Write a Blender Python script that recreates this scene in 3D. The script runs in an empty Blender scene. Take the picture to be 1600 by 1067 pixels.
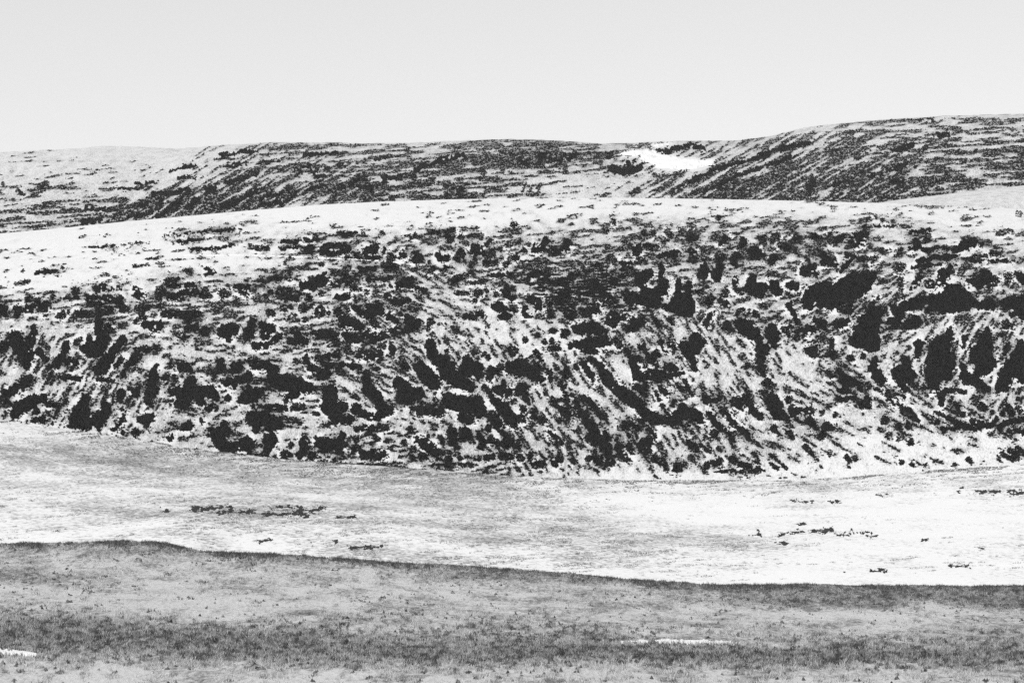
import bpy, math, random
import numpy as np

# ------------------------------------------------------------------ camera, sky, sun, exposure
sc = bpy.context.scene
col = sc.collection
F = 3764.0            # focal length in picture widths/1600 (24 degree lens)
HOR = 700.0           # eye level in the 1600 x 1067 frame
cam_d = bpy.data.cameras.new('camera')
cam_d.sensor_width = 36.0
cam_d.lens = 36.0 * F / 1600.0
cam_d.shift_y = (HOR - 533.5) / 1600.0
cam_d.clip_start = 1.0
cam_d.clip_end = 60000.0
cam = bpy.data.objects.new('camera', cam_d)
cam.location = (0, 0, 0)
cam.rotation_euler = (math.radians(90), 0, 0)
col.objects.link(cam)
sc.camera = cam

SUN_EL, SUN_AZ = 50.0, 215.0     # behind the camera, a little to its left (azimuth clockwise from +Y)
world = bpy.data.worlds.new('World'); sc.world = world; world.use_nodes = True
wn = world.node_tree; wn.nodes.clear()
sky = wn.nodes.new('ShaderNodeTexSky'); sky.sky_type = 'NISHITA'; sky.sun_disc = False
sky.sun_elevation = math.radians(SUN_EL); sky.sun_rotation = math.radians(SUN_AZ)
sky.air_density = 1.0; sky.dust_density = 4.0; sky.ozone_density = 1.0; sky.altitude = 1500
bw = wn.nodes.new('ShaderNodeRGBToBW')
bg = wn.nodes.new('ShaderNodeBackground'); bg.inputs['Strength'].default_value = 0.15
wo = wn.nodes.new('ShaderNodeOutputWorld')
pw = wn.nodes.new('ShaderNodeMath'); pw.operation = 'POWER'; pw.inputs[1].default_value = 0.55      # thin even overcast
ml = wn.nodes.new('ShaderNodeMath'); ml.operation = 'MULTIPLY'; ml.inputs[1].default_value = 1.9
wn.links.new(sky.outputs[0], bw.inputs[0]); wn.links.new(bw.outputs[0], pw.inputs[0]); wn.links.new(pw.outputs[0], ml.inputs[0]); wn.links.new(ml.outputs[0], bg.inputs['Color'])
wn.links.new(bg.outputs[0], wo.inputs['Surface'])

sun_d = bpy.data.lights.new('sun', 'SUN'); sun_d.energy = 1.3; sun_d.angle = math.radians(4)
sun_d.color = (1, 1, 1)
sun = bpy.data.objects.new('sun', sun_d); col.objects.link(sun)
sun.rotation_euler = (math.radians(90 - SUN_EL), 0, math.radians(180 - SUN_AZ))
sc.view_settings.view_transform = 'Standard'; sc.view_settings.look = 'None'
sc.view_settings.exposure = 0.5; sc.view_settings.gamma = 1.0
sc.cycles.use_denoising = False
sc.cycles.max_bounces = 4; sc.cycles.diffuse_bounces = 2

rng = np.random.default_rng(7)

# ------------------------------------------------------------------ noise
def _h(ix, iy, seed):
    n = (ix.astype(np.int64) * 374761393 + iy.astype(np.int64) * 668265263 + seed * 974634777) & 0xffffffff
    n = ((n ^ (n >> 13)) * 1274126177) & 0xffffffff
    n = (n ^ (n >> 16)) & 0xffffffff
    return n.astype(np.float64) / 4294967295.0
def vnoise(x, y, seed=0):
    x = np.asarray(x, float); y = np.asarray(y, float)
    ix = np.floor(x); iy = np.floor(y); fx = x - ix; fy = y - iy
    fx = fx * fx * fx * (fx * (fx * 6 - 15) + 10); fy = fy * fy * fy * (fy * (fy * 6 - 15) + 10)
    a = _h(ix, iy, seed); b = _h(ix + 1, iy, seed); c = _h(ix, iy + 1, seed); d = _h(ix + 1, iy + 1, seed)
    return (a + (b - a) * fx) * (1 - fy) + (c + (d - c) * fx) * fy
def fbm(x, y, seed=0, octs=4, gain=0.5):
    s = 0.0; a = 1.0; t = 0.0
    for o in range(octs):
        k = 2.03 ** o; r = 0.6 * o
        s = s + a * vnoise((x * math.cos(r) - y * math.sin(r)) * k + 17.3 * o, (x * math.sin(r) + y * math.cos(r)) * k - 9.1 * o, seed + o)
        t += a; a *= gain
    return s / t          # 0..1, mean 0.5
def smooth(a, b, x):
    t = np.clip((x - a) / (b - a), 0, 1); return t * t * (3 - 2 * t)
def knots(pts):
    p = np.array(pts, float)
    return lambda s: np.interp(s, p[:, 0], p[:, 1])

# ------------------------------------------------------------------ the land: heights in metres, eye level = 0
def px_of(x, y): return 800 + F * x / y
near_crest = knots([(-900, 838), (-300, 846), (0, 850), (120, 846), (200, 843), (265, 845), (310, 857), (400, 862), (500, 868), (650, 879), (800, 890), (1000, 905), (1150, 912), (1350, 915), (1600, 918), (2400, 930)])
def z_near(x, y):
    s = px_of(x, 205.0)
    zc = (HOR - near_crest(s)) / F * 205.0
    z0 = -9.2
    t = (y - 90.0) / 115.0
    z = z0 + (zc - z0) * np.where(t < 0, t * 0.6, t)
    z = z + 0.55 * np.sin(t * 2 * np.pi * 1.0 + 0.5 + x * 0.02) * smooth(1.0, 0.75, t) * smooth(-.5, .2, t)
    z = z - 0.16 * np.maximum(y - 205.0, 0) - 0.004 * np.maximum(y - 205, 0) ** 2 * smooth(30, 0, y - 205)
    z = z + 0.7 * (fbm(x / 14, y / 14, 3, 4) - 0.5) + 0.20 * (fbm(x / 1.8, y / 1.8, 5, 3) - 0.5)
    return z
hill_base = knots([(-900, 610), (-300, 630), (0, 648), (150, 671), (300, 696), (450, 714), (600, 724), (800, 738), (1000, 744), (1250, 744), (1400, 735), (1600, 722), (2400, 690)])
YB, YC = 600.0, 800.0
def z_valley(x, y):
    s = px_of(x, 600.0)
    za = (HOR - near_crest(px_of(x, 300.0)) - 26) / F * 300.0
    zb = (HOR - hill_base(s) - 4) / F * 600.0
    t = (y - 300.0) / 300.0
    z = za + (zb - za) * np.clip(t, -1, 1.0) + np.maximum(t - 1, 0) * -8
    sx = px_of(x, 440.0)
    z = z - 1.1 * np.exp(-((sx - 1080) / 260.0) ** 2 - ((y - 455) / 60.0) ** 2)
    z = z + 0.7 * np.exp(-((sx - 620) / 420.0) ** 2 - ((y - 400) / 60.0) ** 2)
    z = z + 0.9 * (fbm(x / 60, y / 60, 11, 3) - 0.5) + 0.25 * (fbm(x / 6, y / 9, 12, 3) - 0.5)
    return z
mid_crest = knots([(-900, 440), (-300, 395), (0, 364), (100, 355), (200, 345), (300, 336), (400, 327), (500, 319), (600, 314), (700, 311), (800, 309), (950, 308), (1100, 310), (1250, 313), (1400, 317), (1600, 326), (2400, 380)])
def rise(t): return 0.36 * t + 0.64 * (1 - (1 - t) ** 2)
def z_mid(x, y, detail=True):
    zb = (HOR - hill_base(px_of(x, YB))) / F * YB
    zc = (HOR - mid_crest(px_of(x, YC)) - 1.0) / F * YC
    t = (y - YB) / (YC - YB)
    z = zb + (zc - zb) * np.where(t < 0, t * 1.0, np.where(t > 1, rise(1.0), rise(np.clip(t, 0, 1))))
    over = np.maximum(y - YC, 0)
    z = z + over * 0.10 - 0.0016 * over ** 2
    w = smooth(0, 0.15, t) * smooth(1.0, 0.85, t)
    z = z + w * (3.0 * (fbm(x / 45, y / 70, 21, 3) - 0.5) + 0.5 * (fbm(x / 7, y / 12, 22, 3) - 0.5))
    # hollow that falls away to the right-hand side of the lower slope
    s = px_of(x, y)
    return z + 0.12 * (fbm(x / 1.5, y / 2.5, 23, 2) - 0.5)
YF0, YF1 = 980.0, 1350.0
far_crest = knots([(-900, 262), (-300, 250), (0, 243), (100, 236), (180, 231), (300, 233), (350, 228), (420, 222), (520, 221), (570, 223), (640, 222), (720, 219), (800, 216), (860, 218), (940, 223), (1000, 222), (1060, 219), (1150, 219), (1200, 213), (1260, 198), (1320, 191), (1430, 183), (1520, 179), (1600, 177), (1800, 172), (2400, 190)])
def z_far(x, y):
    z0 = 55.0
    zc = (HOR - far_crest(px_of(x, YF1)) - 1.0) / F * YF1
    t = (y - YF0) / (YF1 - YF0)
    z = z0 + (zc - z0) * np.where(t > 1, 1.0, np.where(t < 0, t, rise(np.clip(t, 0, 1))))
    over = np.maximum(y - YF1, 0)
    z = z + over * 0.12 - 0.0012 * over ** 2
    w = smooth(-.1, 0.2, t) * smooth(1.05, 0.85, t)
    z = z + w * (9.0 * (fbm(x / 90, y / 120, 31, 3) - 0.5) + 1.6 * (fbm(x / 16, y / 24, 32, 3) - 0.5))
    # the hollow that holds the old snow
    s = px_of(x, y)
    return z + 0.7 * (fbm(x / 4, y / 6, 33, 2) - 0.5)
side_crest = knots([(900, 380), (1200, 340), (1330, 324), (1400, 313), (1500, 301), (1600, 290), (1900, 262), (2400, 240), (3200, 240)])
YS0, YS1 = 830.0, 930.0
def z_side(x, y):
    zc = (HOR - side_crest(px_of(x, YS1))) / F * YS1
    zb = zc - 14.0
    t = (y - YS0) / (YS1 - YS0)
    z = zb + 14.0 * np.where(t > 1, 1.0, np.where(t < 0, t * 2, 0.6 * t + 0.4 * (1 - (1 - np.clip(t, 0, 1)) ** 2)))
    over = np.maximum(y - YS1, 0)
    z = z + over * 0.06 - 0.004 * over ** 2
    return z + 0.3 * (fbm(x / 8, y / 12, 41, 3) - 0.5)

class Chart:
    """where on a slope a place in the photograph lies (its own distance and height)"""
    def __init__(self, zf, y0, y1, n=500):
        self.zf = zf
        self.S = np.arange(-700, 2320, 20.0)
        self.Y = np.linspace(y0, y1, n)
        s, y = np.meshgrid(self.S, self.Y, indexing='ij')
        x = (s - 800) / F * y
        r = HOR - F * zf(x, y) / y
        r = np.minimum.accumulate(r, axis=1) - np.arange(n)[None, :] * 1e-6
        self.R0 = np.arange(150, 1100, 1.0)
        T = np.empty((len(self.S), len(self.R0)))
        for i in range(len(self.S)):
            T[i] = np.interp(-self.R0, -r[i], self.Y)
        self.T = T
        self.top = r[:, -1]; self.bot = r[:, 0]
    def to_world(self, s, r):
        s = np.asarray(s, float); r = np.asarray(r, float)
        fs = np.clip((s - self.S[0]) / 20.0, 0, len(self.S) - 1.001); i = fs.astype(int); a = fs - i
        fr = np.clip(r - 150, 0, len(self.R0) - 1.001); j = fr.astype(int); b = fr - j
        T = self.T
        y = (T[i, j] * (1 - a) + T[i + 1, j] * a) * (1 - b) + (T[i, j + 1] * (1 - a) + T[i + 1, j + 1] * a) * b
        x = (s - 800) / F * y
        return x, y, self.zf(x, y)
    def inside(self, s, r, pad=0.5):
        return (r > np.interp(s, self.S, self.top) + pad) & (r < np.interp(s, self.S, self.bot) - pad)

C_near = Chart(z_near, 60, 204, 700)
C_val = Chart(z_valley, 250, 600)
C_mid = Chart(z_mid, YB - 8, YC)
C_far = Chart(z_far, YF0 - 60, YF1)

# cover maps: rows of the photograph (top to bottom), 16 columns across it, 0 bare snow .. 9 closed plant cover
def covermap(text):
    rows = []; vals = []
    for ln in text.strip().splitlines():
        a, b = ln.split(':'); rows.append(float(a)); vals.append([float(c) for c in b.split()])
    rows = np.array(rows); vals = np.array(vals) / 9.0
    def f(s, r):
        fc = np.clip((np.asarray(s, float) - 50) / 100.0, 0, 14.999); i = fc.astype(int); a = fc - i
        j = np.clip(np.searchsorted(rows, r) - 1, 0, len(rows) - 2)
        b = np.clip((r - rows[j]) / (rows[j + 1] - rows[j]), 0, 1)
        return (vals[j, i] * (1 - a) + vals[j, i + 1] * a) * (1 - b) + (vals[j + 1, i] * (1 - a) + vals[j + 1, i + 1] * a) * b
    return f
M_mid = covermap('''
310: 0 0 0 0 0 0 0 1 1 1 1 1 1 1 1 1
330: 0 0 0 0 0 0 1 1 1 1 1 1 1 1 1 1
350: 0 0 1 2 1 0 1 1 2 3 3 3 4 3 2 1
370: 0 1 1 2 2 3 3 4 3 4 4 5 5 4 3 2
390: 1 0 1 1 3 3 4 4 4 5 6 6 6 5 4 3
410: 1 1 1 1 2 4 4 4 6 7 5 5 5 5 4 3
430: 0 1 2 3 3 5 5 4 7 9 5 5 5 5 4 4
450: 1 2 3 5 4 5 5 3 6 9 5 5 5 4 5 5
470: 4 5 5 5 5 5 4 3 5 7 5 5 6 5 5 5
490: 5 5 5 5 5 5 4 2 4 5 5 5 5 5 5 5
510: 3 3 4 4 4 5 4 2 3 5 5 4 5 4 5 4
530: 4 3 4 4 4 5 4 2 2 5 5 3 4 4 4 4
550: 4 4 3 3 4 5 4 3 3 4 4 3 3 3 4 4
570: 4 4 3 4 5 5 3 3 4 3 4 3 3 4 4 4
590: 3 4 4 4 5 4 3 3 3 3 3 3 3 4 4 4
610: 4 4 4 4 5 3 3 3 3 3 3 3 4 5 4 4
630: 4 3 3 4 4 3 3 3 3 3 3 3 3 4 4 4
650: 3 2 3 3 2 3 3 3 3 3 3 3 3 2 4 4
670: 0 2 3 3 3 3 3 4 4 3 3 3 3 2 2 2
690: 1 1 2 3 3 4 4 4 4 3 3 3 2 1 1 1
710: 1 1 1 2 3 4 4 4 4 3 3 3 2 1 1 1
730: 1 1 1 1 2 3 3 4 3 2 3 3 1 0 0 0
750: 0 0 0 1 1 2 2 3 2 0 0 0 0 0 0 0
''')
M_far = covermap('''
170: 0 0 0 0 1 1 1 3 5 4 3 4 3 4 4 3
200: 0 0 0 0 1 1 1 3 5 4 3 4 3 4 4 4
220: 0 0 0 1 4 4 3 5 7 6 4 6 5 5 5 5
240: 1 0 0 2 6 5 5 7 7 6 2 5 7 6 5 5
260: 1 1 0 3 6 6 6 7 7 5 2 5 7 6 6 6
280: 1 2 2 4 6 6 6 6 2 2 4 7 7 7 6 5
300: 3 3 5 7 7 7 6 4 2 2 6 7 7 7 5 4
320: 4 4 6 7 6 5 5 4 3 2 6 7 7 6 5 4
340: 4 6 6 6 6 5 5 4 3 2 6 7 7 6 5 4
370: 4 5 5 5 5 5 5 4 3 2 5 6 6 6 5 4
''')  # upper left thinned: pale haze of blowing snow put into the hillside colour
M_val = covermap('''
640: 1 1 1 1 1 1 1 1 1 1 1 1 1 1 1 1
665: 0 0 1 1 1 1 1 1 1 1 1 1 1 1 1 1
685: 2 3 1 1 1 1 1 1 1 1 1 1 1 1 1 1
700: 4 4 3 1 1 1 2 2 2 1 1 1 1 1 1 1
720: 3 4 4 3 2 2 2 3 3 2 2 2 1 1 1 1
740: 2 3 3 3 3 3 4 4 3 3 3 3 3 3 3 2
760: 2 2 2 2 3 3 3 4 2 2 2 3 3 2 2 2
780: 2 2 2 2 2 2 3 4 3 0 0 0 2 0 0 2
800: 1 3 4 4 4 3 3 2 3 2 0 0 1 0 0 0
820: 1 1 1 2 2 2 2 3 4 4 1 0 1 1 0 0
840: 1 1 1 1 1 2 2 3 4 4 4 3 2 0 0 1
860: 1 1 1 1 1 2 2 2 3 3 3 2 1 0 0 1
880: 0 0 0 0 0 1 2 2 2 2 2 1 1 0 1 1
900: 0 0 0 0 0 0 1 1 1 1 1 1 0 0 0 0
930: 0 0 0 0 0 0 0 0 0 0 0 0 0 0 0 0
''')
M_near = covermap('''
840: 8 8 8 6 6 6 6 6 6 6 6 6 6 6 6 6
855: 5 5 7 8 6 6 6 6 6 6 6 6 6 6 6 6
868: 4 4 4 5 8 8 6 6 6 6 6 6 6 6 6 6
880: 4 3 3 4 5 6 8 8 6 6 6 6 6 6 6 6
892: 5 3 3 3 4 4 5 7 8 8 7 7 7 7 7 7
904: 6 5 3 3 4 3 4 7 6 8 8 8 8 8 8 8
916: 3 4 2 4 3 3 3 3 3 4 8 9 8 8 8 8
930: 2 2 2 3 3 3 3 3 3 4 5 7 8 8 8 8
945: 4 3 1 1 2 3 4 3 3 4 4 5 8 8 4 9
960: 6 5 3 2 3 5 6 4 4 3 3 3 2 2 2 3
978: 7 8 6 6 6 4 4 6 6 4 4 4 4 3 3 4
995: 8 8 8 8 8 7 6 6 7 6 4 4 5 5 6 7
1012: 7 7 7 7 8 8 8 7 8 8 7 7 6 7 7 7
1024: 5 6 6 8 8 7 8 8 8 8 9 9 9 9 9 9
1038: 3 4 4 4 5 6 6 6 5 5 6 6 6 6 7 7
1050: 2 2 3 2 3 2 3 4 3 3 4 3 4 3 4 4
1068: 1 1 2 2 1 2 2 2 3 2 3 3 2 2 3 2
1100: 3 3 3 3 3 3 3 3 3 3 3 3 3 3 3 3
''')

# ------------------------------------------------------------------ materials (a black-and-white place: neutral greys)
def grey(v): return (v, v, v, 1)
def mat(name, rough=0.9):
    m = bpy.data.materials.new(name); m.use_nodes = True
    nt = m.node_tree; b = nt.nodes['Principled BSDF']
    b.inputs['Roughness'].default_value = rough
    b.inputs['Specular IOR Level'].default_value = 0.15
    return m, nt, b
def node(nt, t, **kw):
    n = nt.nodes.new(t)
    for k, v in kw.items(): setattr(n, k, v)
    return n
def ground_mat(name, scale, stretch, snow, turf, dark, soft=0.16, bump=0.15, amp=1.7, amp2=0.9, scale2=None, deep=0.03):
    """snow lying among dry turf: the 'cover' attribute says how much turf stands through"""
    m, nt, b = mat(name, 0.85)
    L = nt.links.new
    tc = node(nt, 'ShaderNodeTexCoord'); mp = node(nt, 'ShaderNodeMapping')
    mp.inputs['Scale'].default_value = stretch
    L(tc.outputs['Object'], mp.inputs['Vector'])
    n1 = node(nt, 'ShaderNodeTexNoise'); n1.inputs['Scale'].default_value = scale; n1.inputs['Detail'].default_value = 5; n1.inputs['Roughness'].default_value = 0.7
    n2 = node(nt, 'ShaderNodeTexNoise'); n2.inputs['Scale'].default_value = scale2 or scale * 0.13; n2.inputs['Detail'].default_value = 4
    n3 = node(nt, 'ShaderNodeTexNoise'); n3.inputs['Scale'].default_value = scale * 2.3; n3.inputs['Detail'].default_value = 3
    for n in (n1, n2, n3): L(mp.outputs[0], n.inputs['Vector'])
    at = node(nt, 'ShaderNodeAttribute', attribute_name='cover')
    # v = cover + (n1-.5)*1.5 + (n2-.5)*.7
    a1 = node(nt, 'ShaderNodeMath', operation='MULTIPLY_ADD'); a1.inputs[1].default_value = amp; a1.inputs[2].default_value = -amp / 2
    L(n1.outputs[0], a1.inputs[0])
    a2 = node(nt, 'ShaderNodeMath', operation='MULTIPLY_ADD'); a2.inputs[1].default_value = amp2; a2.inputs[2].default_value = -amp2 / 2
    L(n2.outputs[0], a2.inputs[0])
    s1 = node(nt, 'ShaderNodeMath', operation='ADD'); L(a1.outputs[0], s1.inputs[0]); L(a2.outputs[0], s1.inputs[1])
    s2 = node(nt, 'ShaderNodeMath', operation='ADD'); L(s1.outputs[0], s2.inputs[0]); L(at.outputs['Fac'], s2.inputs[1])
    r1 = node(nt, 'ShaderNodeMapRange', interpolation_type='SMOOTHSTEP'); r1.inputs['From Min'].default_value = 0.42 - soft; r1.inputs['From Max'].default_value = 0.42 + soft
    L(s2.outputs[0], r1.inputs['Value'])
    tm = node(nt, 'ShaderNodeMix', data_type='RGBA'); tm.inputs['A'].default_value = grey(turf); tm.inputs['B'].default_value = grey(dark)
    r2 = node(nt, 'ShaderNodeMapRange', interpolation_type='SMOOTHSTEP'); r2.inputs['From Min'].default_value = 0.42; r2.inputs['From Max'].default_value = 0.66
    L(n3.outputs[0], r2.inputs['Value']); L(r2.outputs[0], tm.inputs['Factor'])
    mx = node(nt, 'ShaderNodeMix', data_type='RGBA'); mx.inputs['A'].default_value = grey(snow)
    L(r1.outputs[0], mx.inputs['Factor']); L(tm.outputs['Result'], mx.inputs['B'])
    r3 = node(nt, 'ShaderNodeMapRange', interpolation_type='SMOOTHSTEP'); r3.inputs['From Min'].default_value = 0.68; r3.inputs['From Max'].default_value = 1.15
    L(s2.outputs[0], r3.inputs['Value'])
    md = node(nt, 'ShaderNodeMix', data_type='RGBA'); md.inputs['B'].default_value = grey(deep)
    L(r3.outputs[0], md.inputs['Factor']); L(mx.outputs['Result'], md.inputs['A'])
    L(md.outputs['Result'], b.inputs['Base Color'])
    bp = node(nt, 'ShaderNodeBump'); bp.inputs['Strength'].default_value = bump; bp.inputs['Distance'].default_value = 0.3
    L(s1.outputs[0], bp.inputs['Height']); L(bp.outputs[0], b.inputs['Normal'])
    return m
def plant_mat(name, lo, hi, scale):
    m, nt, b = mat(name, 0.95)
    L = nt.links.new
    tc = node(nt, 'ShaderNodeTexCoord'); n1 = node(nt, 'ShaderNodeTexNoise'); n1.inputs['Scale'].default_value = scale; n1.inputs['Detail'].default_value = 3
    L(tc.outputs['Object'], n1.inputs['Vector'])
    at = node(nt, 'ShaderNodeAttribute', attribute_name='tone')
    ad = node(nt, 'ShaderNodeMath', operation='MULTIPLY_ADD'); ad.inputs[1].default_value = 0.5
    L(n1.outputs[0], ad.inputs[0]); L(at.outputs['Fac'], ad.inputs[2])
    mx = node(nt, 'ShaderNodeMix', data_type='RGBA'); mx.inputs['A'].default_value = grey(lo); mx.inputs['B'].default_value = grey(hi)
    L(ad.outputs[0], mx.inputs['Factor']); L(mx.outputs['Result'], b.inputs['Base Color'])
    b.inputs['Specular IOR Level'].default_value = 0.0
    return m
def snow_mat(name, v):
    m, nt, b = mat(name, 0.6)
    L = nt.links.new
    tc = node(nt, 'ShaderNodeTexCoord'); n1 = node(nt, 'ShaderNodeTexNoise'); n1.inputs['Scale'].default_value = 0.6; n1.inputs['Detail'].default_value = 4
    L(tc.outputs['Object'], n1.inputs['Vector'])
    mx = node(nt, 'ShaderNodeMix', data_type='RGBA'); mx.inputs['A'].default_value = grey(v * .93); mx.inputs['B'].default_value = grey(v)
    L(n1.outputs[0], mx.inputs['Factor']); L(mx.outputs['Result'], b.inputs['Base Color'])
    bp = node(nt, 'ShaderNodeBump'); bp.inputs['Strength'].default_value = 0.1; bp.inputs['Distance'].default_value = 0.3
    L(n1.outputs[0], bp.inputs['Height']); L(bp.outputs[0], b.inputs['Normal'])
    return m
m_ground = ground_mat('plain snow and turf', 0.5, (1, 1, 1), 0.80, 0.3, 0.15)
m_near = ground_mat('near turf and snow', 3.2, (1, 0.30, 1), 0.66, 0.34, 0.13, 0.36, 0.6, 2.0, 2.0, 0.40, 0.10)
m_valley = ground_mat('valley snow', 1.1, (1, 0.55, 1), 0.88, 0.46, 0.16, 0.30, 0.15, 2.3, 1.1, 0.09, 0.06)
m_mid = ground_mat('hillside snow and turf', 3.4, (1, 0.26, 0.5), 0.78, 0.40, 0.15, 0.34, 0.3, 1.9, 0.6)
m_far = ground_mat('far hillside snow and turf', 1.8, (1, 0.28, 0.6), 0.70, 0.36, 0.16, 0.28, 0.25, 2.0, 0.6, None, 0.035)
m_shrub = plant_mat('dark dwarf shrub', 0.004, 0.036, 1.1)
m_streak = plant_mat('thin dark heath', 0.02, 0.11, 1.5)
m_heath = plant_mat('dark heath', 0.010, 0.032, 0.5)
m_farsh = plant_mat('far dark shrub', 0.008, 0.034, 0.3)
m_grass = plant_mat('dry grass', 0.08, 0.60, 0.8)
m_vgrass = plant_mat('grey heath grass', 0.04, 0.25, 0.6)
m_snow = snow_mat('old snow', 0.9)

# ------------------------------------------------------------------ mesh helpers
def mesh_np(name, V, Fc, material, smooth_=False, attrs=None):
    """V (n,3); Fc (m,3) or (m,4)"""
    me = bpy.data.meshes.new(name)
    V = np.ascontiguousarray(V, np.float32); Fc = np.ascontiguousarray(Fc, np.int32)
    k = Fc.shape[1]
    me.vertices.add(len(V)); me.vertices.foreach_set('co', V.ravel())
    me.loops.add(Fc.size); me.loops.foreach_set('vertex_index', Fc.ravel())
    me.polygons.add(len(Fc)); me.polygons.foreach_set('loop_start', np.arange(0, Fc.size, k, dtype=np.int32))
    me.polygons.foreach_set('use_smooth', np.full(len(Fc), smooth_))
    for an, av in (attrs or {}).items():
        a = me.attributes.new(an, 'FLOAT', 'POINT'); a.data.foreach_set('value', np.ascontiguousarray(av, np.float32))
    me.update(calc_edges=True); me.validate()
    me.materials.append(material)
    o = bpy.data.objects.new(name, me); col.objects.link(o)
    return o
def tag(o, label=None, cat=None, group=None, kind=None):
    if label: o['label'] = label
    if cat: o['category'] = cat
    if group: o['group'] = group
    if kind: o['kind'] = kind
    return o
def grid_faces(nu, nv):
    i = np.arange(nu * nv).reshape(nu, nv)
    return np.stack([i[:-1, :-1].ravel(), i[1:, :-1].ravel(), i[1:, 1:].ravel(), i[:-1, 1:].ravel()], 1)

# ------------------------------------------------------------------ patch outlines traced on the slopes (pixel strokes: x, y, radius)
TILES = {'A1': (0, 330, 4.0), 'A2': (400, 330, 4.0), 'A3': (800, 330, 4.0), 'A4': (1200, 330, 4.0),
         'L1': (0, 500, 4.447), 'L2': (320, 500, 4.447), 'L3': (640, 500, 4.447), 'L4': (960, 500, 4.447), 'L5': (1280, 500, 4.447),
         'F1': (0, 200, 4.0), 'F2': (400, 190, 4.0), 'F3': (800, 180, 4.0), 'F4': (1200, 165, 4.0),
         'V1': (200, 760, 4.0), 'V2': (1100, 740, 3.2), 'P': (0, 0, 1.0)}
def parse(text):
    out = []; t = (0, 0, 1)
    for ln in text.strip().splitlines():
        if ',' not in ln: t = TILES[ln.strip()]; continue
        P = []
        for stroke in ln.split('/'):
            q = [tuple(float(c) for c in p.split(',')) for p in stroke.split()]
            P.append([(t[0] + a / t[2], t[1] + b / t[2], r / t[2]) for a, b, r in q])
        out.append(P)
    return out
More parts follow.
